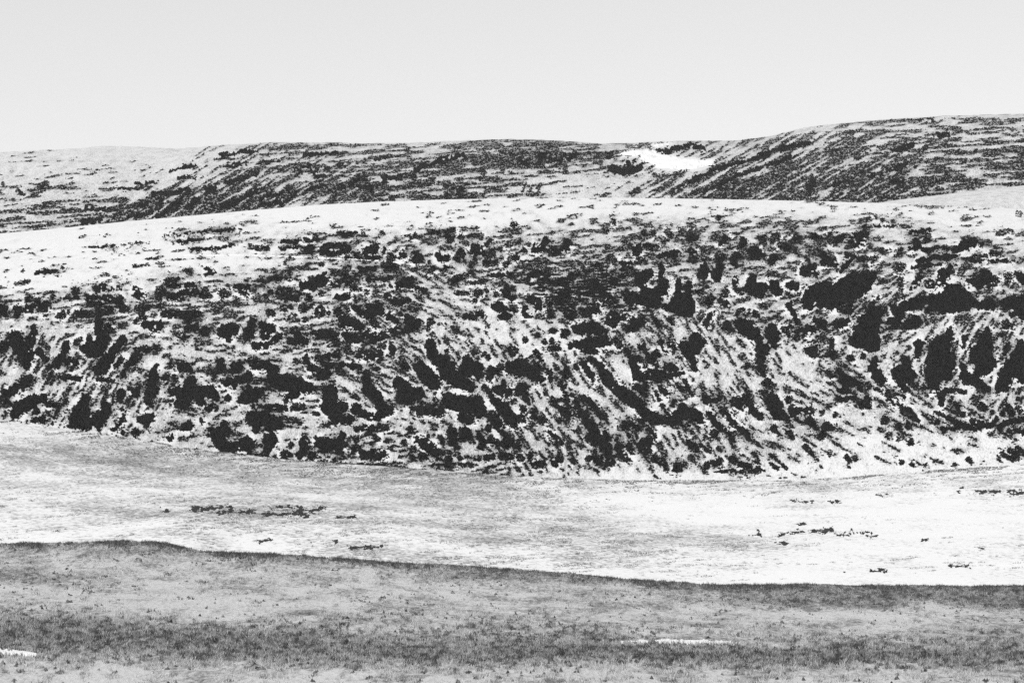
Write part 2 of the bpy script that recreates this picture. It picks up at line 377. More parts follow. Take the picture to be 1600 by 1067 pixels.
MID = parse("""A1
610,485,28 700,485,22 745,482,16
470,495,20
170,555,16 235,555,16
330,540,14
410,550,16 475,545,18
140,375,12
100,455,10 180,440,8
225,385,12 345,378,14
390,352,8
840,343,9 930,337,9
1180,380,20
1300,380,30 1330,380,20
1000,160,6 1100,150,8 1220,132,12 1350,128,13 1500,115,12
1080,200,8 1180,185,12 1270,180,8
1200,240,14 1320,240,14 1400,225,12 1480,205,8
1570,225,14 1600,230,14
560,228,5 690,222,6 820,208,7 930,190,5
1050,432,10 1110,430,10
1050,465,10 1130,468,12
1160,462,14 1240,455,16
850,500,30 890,530,28
1000,500,32 990,530,28
1060,530,30 1130,540,30
1150,510,22 1225,505,20
1270,520,24 1310,530,16
1395,520,30 1420,520,20
1470,480,16 1580,475,16/1500,500,22 1540,520,20
20,620,40 30,650,26
110,620,36 100,660,20
170,610,26 290,605,24 280,640,20
540,540,14 660,540,16 740,555,34 750,575,22
550,580,20 650,575,16
630,625,30 680,620,30
760,610,26 800,620,20
870,615,24 915,610,14
370,655,22 390,650,24
440,635,22 500,645,32 550,660,22
670,720,18 690,750,14
850,690,14 890,660,22
910,700,24 970,730,36 1010,720,24
1010,650,14 1070,640,30 1120,640,24
1180,650,20 1250,640,16
1160,735,18 1225,722,22
1280,760,34
L1
110,120,48 90,110,40 140,200,50 190,270,50 190,320,30/235,50,25 230,120,28 200,180,30/270,220,30 320,280,28/30,200,20 30,170,12
455,180,40 440,230,30 400,300,36 340,320,20/470,290,30 520,300,26/500,340,20
690,-70,22 685,20,28 690,80,30 720,130,45 690,210,50 620,220,40 570,200,22/620,130,25 620,180,30
545,140,18 530,170,12
865,130,28 810,190,34 760,260,36 700,330,50 720,350,30
1000,210,30 950,250,35 900,300,30 850,380,16
840,270,16 800,330,14
200,410,28 150,460,34 80,500,36 30,520,36/40,570,36
310,540,30 220,570,45 140,610,48 110,660,40/250,640,30
300,695,30 230,700,20
590,560,44 560,640,70 540,700,70 600,720,50/735,590,30 730,640,40 680,690,50 680,750,28/450,735,18
340,590,22 390,590,14
460,560,14 390,640,12 365,720,10
980,690,36 1050,680,34 1015,740,24
945,785,28/850,785,14
1170,820,34 1190,800,26
890,620,12 840,710,18 785,770,12
840,510,26 835,550,20
1085,330,28 1060,400,34 1050,490,50 1030,560,30/1150,400,34
1270,330,38 1300,340,30/1210,400,24
1330,450,50 1300,520,60 1260,590,50/1180,500,30 1240,490,30/1390,490,40 1390,560,40
845,620,12
900,480,16 940,520,20 970,460,14
1275,120,20
1310,740,36 1260,740,24/1400,700,20
420,400,24 480,400,20 560,410,18
680,410,20 780,430,20
1080,190,14
L2
190,60,46 120,80,40 170,120,30
330,20,30 310,90,44 300,120,30
430,50,34 470,70,24
340,180,24 420,180,24 480,150,24 530,110,18
640,100,24 700,150,30 590,150,20
760,105,24 850,95,30 910,100,20
910,155,26
970,100,24 1020,130,30 1150,130,36 1280,90,24 1400,60,30
1080,230,36 1140,250,40 1220,240,24
1300,170,24 1310,240,22
700,260,20 730,330,24 800,370,36 850,380,30
780,260,18 920,250,24
820,310,14 940,320,22 1080,325,20
100,300,20 90,350,30 60,400,24
220,330,44 180,370,24
330,320,24 430,320,30 480,350,40 470,420,50 560,430,60 640,440,55 740,480,34/620,510,40 560,560,20
300,400,40 250,420,30 140,430,30 200,465,18
300,520,60 380,520,40 250,570,24
40,500,50 80,540,24/160,540,26
60,600,26 20,620,24
330,690,54 420,690,60 490,720,44 520,740,26/360,760,30/460,750,36
450,830,50 430,880,40 425,930,26/490,830,18
130,760,50 90,820,50 130,870,46 210,880,36 290,850,46 310,900,28/40,770,30
690,850,44 690,900,30 660,940,26/800,850,46 860,870,50 940,850,46 950,800,30/940,920,28
660,720,16
870,470,36 870,560,60 840,600,40 900,650,50 960,590,36 900,700,40 1000,690,36/770,650,24
1130,410,36 1140,480,44 1200,550,48 1250,640,36 1300,620,26
1050,620,44 1120,660,34 1200,680,22
1350,440,46 1400,500,56 1380,550,50 1480,520,50
1060,760,24 1150,760,26 1270,750,18
1050,830,20
1195,825,22
1050,890,24
1170,910,18
1090,940,30 1160,950,24 1240,940,34
1385,850,14
550,940,36 600,930,22
600,870,24
740,950,26
740,990,10 860,1000,16 1000,1005,10
1060,1015,14 1200,1015,14
1400,330,28
340,600,16 450,600,16 560,610,18
620,610,22 690,600,18
L3
140,170,40 150,230,40 230,300,60 270,370,60 330,430,50 420,470,40
60,320,40 110,380,56 170,440,48
400,280,36 400,350,56 470,350,50 480,390,40/560,360,36 550,400,30
150,620,40 60,640,34 210,640,36 20,610,20
280,560,56 380,590,62 460,590,62 500,640,40/360,680,34 430,700,22
720,330,56 790,330,60 860,370,50 900,420,34
720,220,30
640,480,50 590,480,26 690,500,36
780,490,50 800,540,26 830,600,10
525,470,22 570,540,26 640,600,40 690,680,50 740,730,24
790,620,20
770,680,26 790,700,14
575,670,40 610,730,36 670,790,26 740,870,22 760,890,10
855,660,22 920,700,30 950,700,16
630,330,24 610,360,14
1200,290,30 1240,350,26 1280,440,12/1155,310,22 1160,340,18
1260,270,24 1310,320,30 1360,390,40 1410,450,40 1453,490,36 1513,530,50 1583,590,40 1663,670,40 1743,700,36 1843,700,50 1903,640,60 1983,660,46 2023,680,40
1130,520,16 1170,590,24 1220,680,44 1270,770,40 1330,840,40 1380,920,44 1390,980,36/1240,820,28 1290,860,30
1215,535,18 1280,600,22 1320,650,18 1340,720,14
990,550,22 1030,600,26 1090,660,36 1100,700,20/1040,560,14/1100,620,22
1070,460,12 1090,560,18
970,780,14 1050,850,26
1360,790,16 1390,820,14
290,780,36 290,850,34 320,880,28/380,790,44/210,810,20 240,850,18
70,830,36 130,880,40 180,920,40 190,950,24/130,810,14
90,945,24
20,950,18
490,820,26
500,880,24
560,830,20 600,840,16
640,860,18 680,880,14
550,755,20
540,955,26 580,945,18
640,945,24 700,955,22
770,955,26
840,940,18
270,965,16
350,960,14
160,1010,8 300,1000,10 460,1005,8
850,1010,14 930,1000,20
1310,970,28
1245,960,20
1040,965,18
990,970,14 1010,1010,12
1120,970,12 1140,1000,8
880,220,16 910,280,12
900,330,20
970,370,20 980,410,12
1090,340,18
1080,385,22
1080,100,24
1140,60,24 1200,80,34 1290,60,40 1340,80,24
1120,180,24 1240,150,40 1340,150,40 1390,160,20
1200,210,24 1290,220,20
990,150,18
940,150,16
800,140,18
990,75,12
970,210,20 1040,195,14
250,30,8 330,75,8 400,130,8 430,165,6
330,230,8 345,270,6
260,220,14
520,245,16 545,265,10
440,230,14
L4
560,130,44 620,150,24 540,200,60 480,190,40 540,270,40 550,340,24
85,220,24 130,280,36 155,360,34 150,400,20/170,405,18 260,380,44 330,370,36 300,400,30 420,385,20 480,370,10
180,170,24 210,210,34 260,290,20 300,340,16
390,330,40 350,320,24 420,350,24
320,150,18 330,190,16 360,225,14
390,170,18 410,210,22
290,225,18 310,245,12
20,150,26 30,180,20
130,40,46 190,30,30 90,75,14
190,480,44 140,460,20 210,530,26
330,480,26 370,520,20 430,560,14
290,500,14 320,570,16 360,640,16 390,670,12
75,730,32
155,750,18
170,690,14 220,750,16 290,810,12
240,850,40 200,880,44 220,910,36/270,830,14
15,820,18 40,900,24 70,960,36 100,990,22/105,870,20 115,930,18
620,520,20 640,560,30 700,560,20 740,550,22 720,510,12
660,660,26 700,710,28 760,770,24 820,815,14
690,785,24
765,635,16 810,700,22 870,760,28 920,790,30
840,570,40 870,600,30 900,640,18
905,540,28 940,590,34 980,640,30 1020,690,20
1090,540,50 1110,590,60 1130,640,50 1200,690,20/1020,500,16 1040,530,20
1060,440,30 1085,460,18
1250,630,40 1290,620,18
1210,555,24
1360,630,40 1330,630,18
1000,190,34 1040,200,30 1010,260,36 1020,340,36 1030,380,20/930,310,16
880,30,46 920,60,60 960,90,50 1010,140,26
780,40,34 830,70,24
1090,70,46 1105,120,54 1110,170,30
1180,60,14 1210,110,14
1215,50,14
1280,80,24 1340,70,40 1390,70,24
1340,210,28 1390,230,34 1410,190,18
1110,760,28 1140,800,14
1210,780,14 1240,820,8
1330,880,24 1370,930,10 1410,970,6
1350,690,20
1380,720,16
1405,750,16
510,850,14 570,900,14
600,870,10 660,920,14
730,980,24
825,965,22
690,995,16
640,1010,22
720,890,10 740,910,8
440,1020,30
290,970,24 330,990,22
360,1030,18
860,1005,16 930,1010,24
1000,1030,16
1090,1000,14 1130,1030,12
690,1060,8 800,1050,12 950,1050,10 1040,1045,14
1090,940,8 1140,980,8 1190,1030,6
490,430,14 520,480,10 540,520,10
L5
400,-40,50 350,40,80 310,110,90 360,150,70 240,140,50/300,250,18
85,140,22 85,220,26 110,250,26
220,270,24
690,170,36 680,240,24
910,60,30 900,120,40 830,170,70 830,270,90 800,350,70 800,420,60/930,250,20 900,380,40
600,280,30 610,330,36 540,370,44 620,400,60 560,420,40 600,480,34
420,400,44 370,340,40 390,290,24/450,420,20
1170,80,24 1150,180,60 1130,260,90 1180,300,60 1120,350,50/1010,400,44 1080,430,50 1160,480,30/1000,330,30
1400,180,40 1380,300,70 1300,380,60 1270,450,50 1240,500,26/1420,380,60
1010,130,26 1000,180,18
1300,190,24 1290,230,16
850,530,30 850,590,14/740,490,18 950,490,22 1010,500,14
170,400,36 200,440,40 180,480,24/80,380,22
130,350,8 200,400,10 280,450,10
130,550,24 230,550,20
300,590,26 340,600,18
340,550,22
460,700,24
550,740,20
620,735,20
590,640,20 640,660,26 690,700,12
400,480,16 500,520,20 590,540,16
480,560,14 560,600,16 640,620,10
800,640,12 880,670,14 950,720,22 1010,740,24 1120,760,14
820,710,16
860,750,10 930,760,10
1060,700,20 1160,740,20 1200,740,24 1230,690,20/1250,740,20 1330,710,26 1423,690,20
1330,640,24 1320,600,16
1390,620,20
1270,650,18
1380,550,14
1310,780,14 1400,770,24 1440,780,26
1270,930,12 1340,965,12
1330,910,14 1370,950,20
1370,890,10 1420,920,14
1030,970,18 1055,990,16
190,950,18 205,975,12
250,965,14
640,845,18
550,830,14
570,990,12
640,1005,14
940,1005,12
740,1005,10
75,935,12
40,740,30 100,740,22
20,800,24
70,600,16
110,660,18
20,640,16
1000,660,16
1130,600,20 1160,610,10
960,590,14
A2
330,245,34
400,250,18 440,225,22 510,215,18 580,210,16/410,268,14 500,265,16 580,240,24
690,250,26 740,235,34 765,210,14/805,240,22 790,260,16/690,285,12 760,290,10
640,280,20
570,285,12
840,290,24
920,270,30 890,290,18
1000,285,34 1040,310,16 980,300,24
520,140,14 560,150,18 620,140,14
670,150,16
790,138,14
375,155,10
1140,275,24 1160,300,26 1200,290,16
1370,240,34 1380,280,26/1470,185,12 1430,235,22 1390,280,24/1300,295,14
1280,265,24 1260,300,14
1470,260,20 1450,290,14
1580,210,20
1590,290,24
1530,240,10
1110,125,12
1080,140,8 1140,130,8
1240,122,12 1180,130,8
1190,155,14
1220,180,20
1280,160,14
1330,155,8 1410,155,8
1380,98,10
920,160,10 1040,165,10
990,145,10
150,190,12 280,185,14 400,180,12
150,230,12 280,225,12
20,240,14 80,235,14
290,470,22 370,450,40 420,430,40 340,480,24
480,460,20 540,450,28 610,430,20
480,395,14 560,385,16
570,360,22
650,365,18 740,360,18
800,340,16 880,345,12
700,430,16 790,425,18 850,415,14
850,455,20 960,445,34 980,425,22
890,488,12
600,485,12 650,490,14
690,505,18
40,430,24 110,425,14 150,430,12
210,430,14
210,385,12
140,510,24 190,540,26 260,545,22/210,490,24
90,510,14
330,545,20
410,515,18
500,545,20 570,530,24
820,530,20 870,565,24 910,580,20
950,555,16
620,610,26 650,640,24/720,600,34 760,620,44 700,650,34/750,570,16
510,630,24
570,620,16
290,610,30
400,630,34
345,600,12
450,640,14
170,610,22 220,600,24
90,640,26
205,670,16
305,680,14
40,720,30 90,740,40 50,770,34
150,780,22
540,690,34 600,700,40 650,720,30
740,700,24 760,720,20
840,660,30 870,680,24
940,670,30 980,700,40 960,730,26
1090,690,22 1075,730,16
1250,420,20 1310,410,14
1440,405,10 1520,400,16 1600,405,14
1320,450,10 1440,440,12
1390,515,28
1440,500,10
1500,520,18
1570,510,34 1590,540,24
1250,510,14 1320,515,14
1500,600,34 1540,610,30
1590,610,14
1300,660,16 1360,660,24 1400,630,22 1420,660,20
1540,660,24 1580,660,20
1370,560,14
1010,490,18 1060,500,14
1090,380,14 1110,355,14
1190,355,14
1340,380,12
1340,345,10
1440,330,20 1500,320,14
1560,330,20
180,325,10
320,335,8
410,330,12
A3
15,85,20 25,105,14
210,190,22 190,230,28 130,250,20/350,195,30 340,240,30 260,245,24 150,240,18/145,205,12
60,250,24 20,290,24/90,250,14
790,220,22 780,260,26
970,130,22 990,150,12
1060,122,20
1130,122,20
880,140,16
630,65,14 640,85,8
600,120,10
1290,45,10
820,135,14
1110,175,22 1150,170,14
1445,190,30
1570,180,26 1580,210,16
1340,170,30 1300,200,20
1130,240,26 1130,290,28
900,230,20 840,220,18
920,280,18 1060,270,18 1000,260,20
615,300,26 640,320,16
690,330,34 730,330,18
800,310,20
770,335,14
840,320,14
540,350,24 580,360,16
850,390,30 810,420,36 800,470,26 850,520,46/935,340,16 935,400,20 930,470,26 880,540,44/720,520,36 790,550,40 860,580,36 900,570,40/980,430,14 950,490,26
1040,450,20 1040,500,22 1040,550,50 1090,600,66 1000,600,40/1110,460,26 1090,520,24
1200,330,26 1190,380,40 1190,410,26
1310,350,28 1280,400,38 1290,420,24
1300,280,30
1410,280,34 1390,320,26 1400,350,16
1510,260,40 1560,270,28
150,390,30 180,385,24 110,410,20
100,550,28 160,570,36 160,600,24
230,575,28
10,540,16
20,610,20
80,610,26 80,650,24 120,660,10
240,640,28
320,575,20
280,460,10
370,655,30 340,650,16
450,630,24 530,630,30
540,590,14
620,560,30
640,650,40 620,690,40 690,670,26
760,690,30 780,720,34 820,700,14
400,740,30 470,740,36 540,740,34 500,700,20
330,770,24
260,750,16
160,770,12
1220,700,26 1240,650,16 1280,625,10
1440,620,16 1410,640,10
1520,640,20
1240,550,26 1230,590,14
1175,510,18
1400,420,20 1390,490,20
1430,500,28
1500,420,30 1470,480,24 1580,480,30 1540,520,30
1300,560,24 1350,590,18
1330,510,20
990,680,16 1010,710,12
910,700,10 880,660,8
A4
600,155,26 540,160,22 480,165,20 430,180,24/590,200,26 520,200,24
380,150,20 400,190,22
290,160,16 320,175,14
190,165,24 150,180,20
60,160,20 20,180,22
80,215,22 130,230,16
30,290,26 20,320,18
340,280,28 350,320,24
400,310,34 420,340,20
510,295,34 490,330,28 460,380,16
240,340,30 290,350,26 220,380,30 300,390,22
640,305,20 680,295,16
580,300,14
720,255,16 760,250,14
820,260,24 790,290,10
1000,165,24 975,190,14
920,190,24 930,215,26/890,240,18
980,240,20 1000,260,20 1040,230,16
1280,195,34 1230,215,30 1170,240,20/1340,210,18
1110,235,18
800,350,26 830,350,22 810,375,14
940,310,16 1020,295,18 1100,285,16 1180,285,14
900,355,14 1020,335,18 1080,330,12
1140,360,34 1100,400,40 1080,440,34/1165,335,14
950,410,30 920,450,26 900,480,14
830,430,20 830,480,16
1010,460,30
640,410,44 560,440,60 480,470,60 420,500,50 300,500,60 260,550,50 240,600,30/600,470,40 540,530,40 440,560,50 340,560,44 380,600,30
40,470,40 60,500,30 10,440,20
160,470,34 120,460,20
710,435,20
690,540,10 640,610,16 560,690,8
130,590,24 160,640,24 190,700,14
500,620,30 440,610,20 530,600,20
330,700,40 300,680,20
450,700,40 500,690,24
860,590,34 940,580,40 960,550,24 1060,560,50 1130,560,60 1130,490,34 1210,520,40 1260,570,44 1200,590,40 1000,620,24/800,620,40 830,640,30
1320,590,24 1390,585,34
1260,440,24 1320,440,50 1350,400,40 1380,460,34
1420,440,30
1500,420,28 1490,450,16
1570,400,30 1600,420,40
1490,590,40 1560,570,50 1600,620,60 1540,640,30
1190,470,16
1290,285,14 1360,280,12
1400,265,16 1460,258,10
1240,300,14 1320,310,14 1420,315,12 1540,310,12
800,700,40 760,690,20
920,690,40 860,720,24
640,50,12 570,60,10
710,62,12
1570,15,14
780,70,10
580,95,10 680,90,10 800,95,8
1450,140,14 1520,130,12
1010,120,14 890,140,16
1490,710,24 1520,720,16""")
FAR = parse("""F1
550,505,20 640,500,20 690,515,14
520,585,20 620,580,18
290,350,16 240,370,10
20,350,14
110,400,14 150,420,10
200,420,8 280,395,8
1150,240,14 1220,240,14 1070,265,8
1110,315,10 1180,305,12 1220,310,10
850,350,10 990,335,12
740,385,8 880,375,10
950,405,10 1080,410,14 1160,390,14
1000,450,24 990,500,24
860,485,20 920,480,10
840,545,18 940,530,16
980,555,16 1060,500,16 1130,450,14 1180,390,12
1300,390,30 1340,380,20
1230,450,20 1180,490,20
1400,350,16 1500,320,14 1600,290,14
1400,490,16 1480,460,16 1560,410,16 1600,390,14
1380,170,12 1470,165,10
1500,150,16 1600,145,14
1340,200,8 1460,195,6
1400,245,10 1540,220,12
F2
150,310,16 200,310,14
250,320,20 300,290,14 340,275,8
340,310,14 380,330,24 430,340,14/380,300,10 460,285,10
30,520,16 160,510,14 250,460,10
20,490,10 100,460,20 190,440,14
300,445,10 330,430,14 420,400,12
450,430,14 560,410,14 640,360,18
300,210,12 500,195,12
560,270,20 520,280,14
20,260,10 150,250,8
680,360,20
800,360,24 860,355,14
900,350,20
980,350,22
740,240,10 830,225,10 900,215,8
1000,300,14 1100,270,14 1160,240,20 1300,210,20
1100,370,24
1280,430,20 1270,470,14
1190,410,16
1190,460,18
640,410,18 720,415,18
850,490,16
1420,310,20 1400,360,14
1540,310,16
F3
60,290,24 90,310,14
150,270,16 190,250,24 160,320,14
230,280,20 300,280,24 400,260,20 340,250,14
330,340,20
610,250,20 570,240,10
550,300,16 510,300,10
620,340,20 700,350,30 780,340,20 820,330,10/720,290,14 770,285,8
720,200,14 800,195,14
920,230,16 1000,225,14 1060,200,18 1120,190,18 1200,210,16
60,490,8 90,430,6
110,480,8 130,440,6
160,460,10 180,435,8
780,470,24 750,490,14
1000,480,12 1150,400,14 1300,330,14 1500,280,16 1600,240,20
1200,480,10 1400,380,12 1560,330,12
F4
0,290,16 120,265,16 250,235,14
0,380,12 150,320,16
430,180,10 530,175,12
780,280,20 840,270,20 900,250,18
980,265,16
560,320,24
740,400,16 800,390,20 870,370,12
920,390,12
650,440,20
280,480,24 260,530,24
760,470,16 820,490,16 850,470,10
900,90,8 1000,85,8 1050,100,8
1040,190,16 1130,185,12
410,500,16 500,470,8
1060,520,14
1300,290,14""")
VAL = parse("""V1
215,150,14 250,150,10
410,140,20 450,150,18 560,130,14 640,130,14/570,158,12 660,155,10
710,158,16 790,155,10
850,175,12 900,165,14 950,178,12 1040,165,14 1110,180,14
930,130,8 1080,130,10/1060,155,14 1190,145,18 1220,130,8
1310,193,8 1430,192,12
800,340,6 890,333,8
820,355,8
1150,362,8
1300,350,16
1390,380,10 1500,382,12 1590,372,8
V2
230,310,6 280,305,10 270,290,10
380,310,8 420,297,10 490,290,8
530,292,8 590,285,12 640,280,8
650,302,6 720,308,8
730,292,5 840,295,6 820,314,12 870,310,6
360,345,6 420,350,7
830,485,6 920,480,6
700,490,6
1090,330,6 1120,333,6
1270,88,8 1290,70,6
1315,95,6
1350,88,10 1400,92,12
1430,88,14 1480,90,12
1530,88,14 1600,92,10
870,107,6 910,105,6
440,138,7 540,140,8
630,140,7 680,138,8
480,255,8 510,252,6
1375,370,8 1400,375,6
1230,463,6 1330,462,6""")
BANK = parse("""P
1005,246,5 1030,251,10 1060,256,9 1090,257,7 1114,254,3/972,241,2 995,240,4 1020,241,6/1020,229,2 1044,225,1.5""")

def sdf(P, s, t):
    d = np.full(np.shape(s), 1e9)
    for st in P:
        if len(st) == 1: st = st + st
        for (x0, y0, r0), (x1, y1, r1) in zip(st[:-1], st[1:]):
            dx, dy = x1 - x0, y1 - y0; L2 = dx * dx + dy * dy + 1e-9
            u = np.clip(((s - x0) * dx + (t - y0) * dy) / L2, 0, 1)
            d = np.minimum(d, np.hypot(s - x0 - u * dx, t - y0 - u * dy) - (r0 + u * (r1 - r0)))
    return d
def ragged(s, t, seed, amp):
    return amp * ((fbm(s / 10.0, t / 8.0, seed, 2) - 0.5) * 1.5 + (fbm(s / 2.6, t / 2.2, seed + 5, 2, 0.7) - 0.5) * 1.5)
def bbox(P, pad):
    a = np.array([p for st in P for p in st])
    return (a[:, 0] - a[:, 2]).min() - pad, (a[:, 0] + a[:, 2]).max() + pad, (a[:, 1] - a[:, 2]).min() - pad, (a[:, 1] + a[:, 2]).max() + pad
def patch_mask(P, step, amp, grow=0.0, seed=50, shred=0.0):
    x0, x1, y0, y1 = bbox(P, amp + step * 2 + grow)
    S = np.arange(x0, x1, step); T = np.arange(y0, y1, step)
    s, t = np.meshgrid(S, T, indexing='ij')
    r = np.array([p[2] for st in P for p in st]).max()
    d = sdf(P, s, t) + ragged(s, t, seed, min(amp, 1.0 + r * 0.55)) - grow
    if shred: d = d + shred * (fbm(s / 5.0, t / 1.3, seed + 20, 2) - 0.5)
    # snow caught inside the looser patches
    loose = smooth(.42, .62, fbm(s / 60., t / 40., 77, 2)) * smooth(14, 7, r)
    d = np.where(fbm(s / 4.5, t / 2.4, seed + 13, 2) > 0.93 - 0.20 * loose, 1.0, d)
    return s, t, d
def patch_mesh(name, P, chart, step, amp, material, hmin, hmax, grow=0.0, seed=50, smooth_=False, shred=0.0):
    s, t, d = patch_mask(P, step, amp, grow, seed, shred)
    ins = d < 0
    cell = (ins[:-1, :-1].astype(int) + ins[1:, :-1] + ins[1:, 1:] + ins[:-1, 1:]) >= 3
    if cell.sum() < 2: return None, 0, None
    n = np.zeros(s.shape, int)
    for a in (0, 1):
        for b in (0, 1):
            n[a:a + cell.shape[0], b:b + cell.shape[1]] += cell
    s = s + rng.uniform(-.38, .38, s.shape) * step; t = t + rng.uniform(-.38, .38, t.shape) * step
    x, y, z = chart.to_world(s, t)
    h = np.where(n == 4, rng.uniform(hmin, hmax, s.shape) * (1.0 if smooth_ else (0.5 + 1.0 * fbm(s / 6, t / 6, seed + 9, 2))), -0.06)
    z = z + h
    ids = -np.ones(s.shape, int); used = n > 0; ids[used] = np.arange(used.sum())
    V = np.stack([x[used], y[used], z[used]], 1)
    q = np.stack([ids[:-1, :-1][cell], ids[1:, :-1][cell], ids[1:, 1:][cell], ids[:-1, 1:][cell]], 1)
    tri = np.concatenate([q[:, [0, 1, 2]], q[:, [0, 2, 3]]])
    c = np.array([V[:, 0].mean(), V[:, 1].mean(), V[:, 2].min()])
    o = mesh_np(name, V - c, tri, material, smooth_, {'tone': rng.uniform(-.1, .5, len(V))})
    o.location = c
    return o, int(ins.sum() * step * step), (s[used].mean(), t[used].mean())

# mask of everything traced on the middle hill, to keep the snow clean round the patches
MS0, MT0, MW, MH = -60, 300, 1720, 470
gs, gt = np.meshgrid(np.arange(MW) + MS0, np.arange(MH) + MT0, indexing='ij')
mdist = np.full((MW, MH), 60.0)
def stamp(P):
    x0, x1, y0, y1 = bbox(P, 14)
    i0, i1 = max(int(x0 - MS0), 0), min(int(x1 - MS0) + 1, MW); j0, j1 = max(int(y0 - MT0), 0), min(int(y1 - MT0) + 1, MH)
    if i1 <= i0 or j1 <= j0: return
    mdist[i0:i1, j0:j1] = np.minimum(mdist[i0:i1, j0:j1], sdf(P, gs[i0:i1, j0:j1], gt[i0:i1, j0:j1]))
for P in MID: stamp(P)
def patch_dist(s, t):
    i = np.clip((s - MS0).astype(int), 0, MW - 1); j = np.clip((t - MT0).astype(int), 0, MH - 1)
    d = mdist[i, j]
    return np.where((s < MS0) | (s > MS0 + MW), 60.0, d)

ANG = np.radians([-55, -28, 4, 30, 58])
def streaks(s, t, ctrl, seed, long=9.0, thin=3.2, sig=90.0):
    """0..1 noise drawn out along the fall of the slope"""
    w = np.zeros((len(ANG),) + s.shape); sw = 1e-9
    for cx, cy, deg in ctrl:
        g = np.exp(-((s - cx) ** 2 + ((t - cy) * 1.5) ** 2) / (2 * sig * sig)) + 1e-12
        k = np.argmin(np.abs(ANG - math.radians(deg))); w[k] += g; sw = sw + g
    w = (w / sw) ** 2; w = w / w.sum(0)
    out = 0; var = 0
    for k, a in enumerate(ANG):
        ca, sa = math.cos(a), math.sin(a)
        p = (s * ca - t * sa) / long; q = (s * sa + t * ca) / thin
        out = out + w[k] * (fbm(p, q, seed + 7 * k, 2, 0.5) - 0.5); var = var + w[k] ** 2
    return 0.5 + 0.92 * out / np.sqrt(var) + 0.36 * (fbm(s / 7.0, t / 5.0, seed + 55, 3, 0.6) - 0.5)
CT_MID = [(100, 380, 8), (300, 360, 8), (600, 370, 5), (900, 370, 10), (1300, 350, 5), (1550, 380, 5), (100, 560, 50), (250, 650, 50), (400, 480, 5), (150, 480, 5), (400, 600, 5), (600, 600, -40), (700, 560, -45), (800, 650, -45), (950, 650, -60), (1000, 560, -50), (1150, 620, -50), (1250, 680, -40), (1400, 640, -30), (1300, 430, 30), (1400, 480, 30), (1500, 560, 60), (1150, 400, 5), (1250, 380, 5), (900, 430, -5), (700, 450, -15), (500, 720, 0), (700, 740, 0), (300, 690, 0)]
CT_FAR = [(100, 280, 15), (300, 320, 30), (500, 300, 30), (500, 230, 8), (700, 240, 15), (750, 300, 10), (900, 240, 10), (1050, 300, 35), (1200, 270, 30), (1300, 310, 32), (1400, 260, 30), (1500, 220, 10), (1550, 290, 5), (1340, 205, 4), (1430, 195, 4), (1460, 290, 4), (1420, 240, 30), (1180, 240, 30)]

def heath_field(s, t, cmap, ctrl, seed, gain, long, thin):
    """> 0 where low dark heath grows"""
    c = cmap(s, t)
    v = streaks(s, t, ctrl, seed, long, thin)
    thr = 0.80 - gain * c + 0.10 * (fbm(s / 40, t / 25, seed + 90, 3) - .5) * 2
    return np.where(c > 0.02, v - thr, -1.0), c
H_MID = (M_mid, CT_MID, 300, 0.55, 17.0, 4.2)
H_FAR = (M_far, CT_FAR, 400, 0.56, 30.0, 3.0)

# ------------------------------------------------------------------ the setting
def terrain(name, zf, y0, y1, ny, nx, spread, material, cover, power=1.0, smooth_=True):
    """a sheet of land, finer towards the viewer; spread = half width as a share of the distance"""
    v = y0 + (y1 - y0) * np.linspace(0, 1, ny) ** power
    u = np.linspace(-1, 1, nx)
    # even fan of the slope: half width grows with distance
    y = np.repeat(v[None, :], nx, 0); x = u[:, None] * (spread * y + 10)
    z = zf(x, y)
    s = px_of(x, y); r = HOR - F * z / y
    c = cover(s, r, x, y)
    return tag(mesh_np(name, np.stack([x.ravel(), y.ravel(), z.ravel()], 1), grid_faces(nx, ny), material, smooth_, {'cover': c.ravel()}), kind='structure')

gx = np.array([-30000, -8000, -2000, -600, 0, 600, 2000, 8000, 30000.0]); gy = np.array([-8000, -2000, -300, 0, 400, 900, 2000, 8000, 40000.0])
X, Y = np.meshgrid(gx, gy, indexing='ij')
g = mesh_np('ground', np.stack([X.ravel(), Y.ravel(), np.full(X.size, -34.0)], 1), grid_faces(9, 9), m_ground, False, {'cover': np.full(X.size, 0.2)})
tag(g, kind='structure')

def cov_near(s, r, x, y):
    return np.where(y > 206, 0.4, M_near(s, np.clip(r, 842, 1100)) * 1.1 - 0.10)
def cov_val(s, r, x, y): return M_val(s, np.clip(r, 640, 930)) * 1.05 + 0.02 + 0.10 * smooth(900, 650, s)
def cov_mid(s, r, x, y):
    r = np.clip(r, 306, 755)
    e, c = heath_field(s, r, *H_MID)
    d = patch_dist(s, r)
    side = smooth(.46, .62, fbm(s / 24., r / 17., 905, 2))          # patches thin out on some sides, stop short on others
    out = 0.13 + 0.16 * smooth(600, 720, r) + 0.26 * smooth(.06, .3, c) * smooth(740, 640, r) + 0.12 * smooth(.06, .3, c) * smooth(640, 740, r) + 0.14 * c + 0.36 * smooth(-.12, .10, e) - 0.12 * smooth(-.10, -.28, e)
    near_ = np.exp(-np.maximum(d, 0) / 5.0)
    rim = smooth(6.5, 3.0, d) * (1 - side) * smooth(.34, .62, fbm(s / 15., r / 11., 907, 2))
    return out * (1 - 0.8 * rim) + 0.42 * near_ * side
bank_s, bank_t, bank_d = None, None, None
def cov_far(s, r, x, y):
    e, c = heath_field(s, np.clip(r, 170, 370), *H_FAR)
    c = 0.26 + 0.20 * c + 0.36 * smooth(-.12, .08, e)
    d = sdf(BANK[0], s, r)
    return np.where(d < 3, -0.6, c)
terrain('near_field', z_near, 22, 262, 320, 420, 0.32, m_near, cov_near, 1.0)
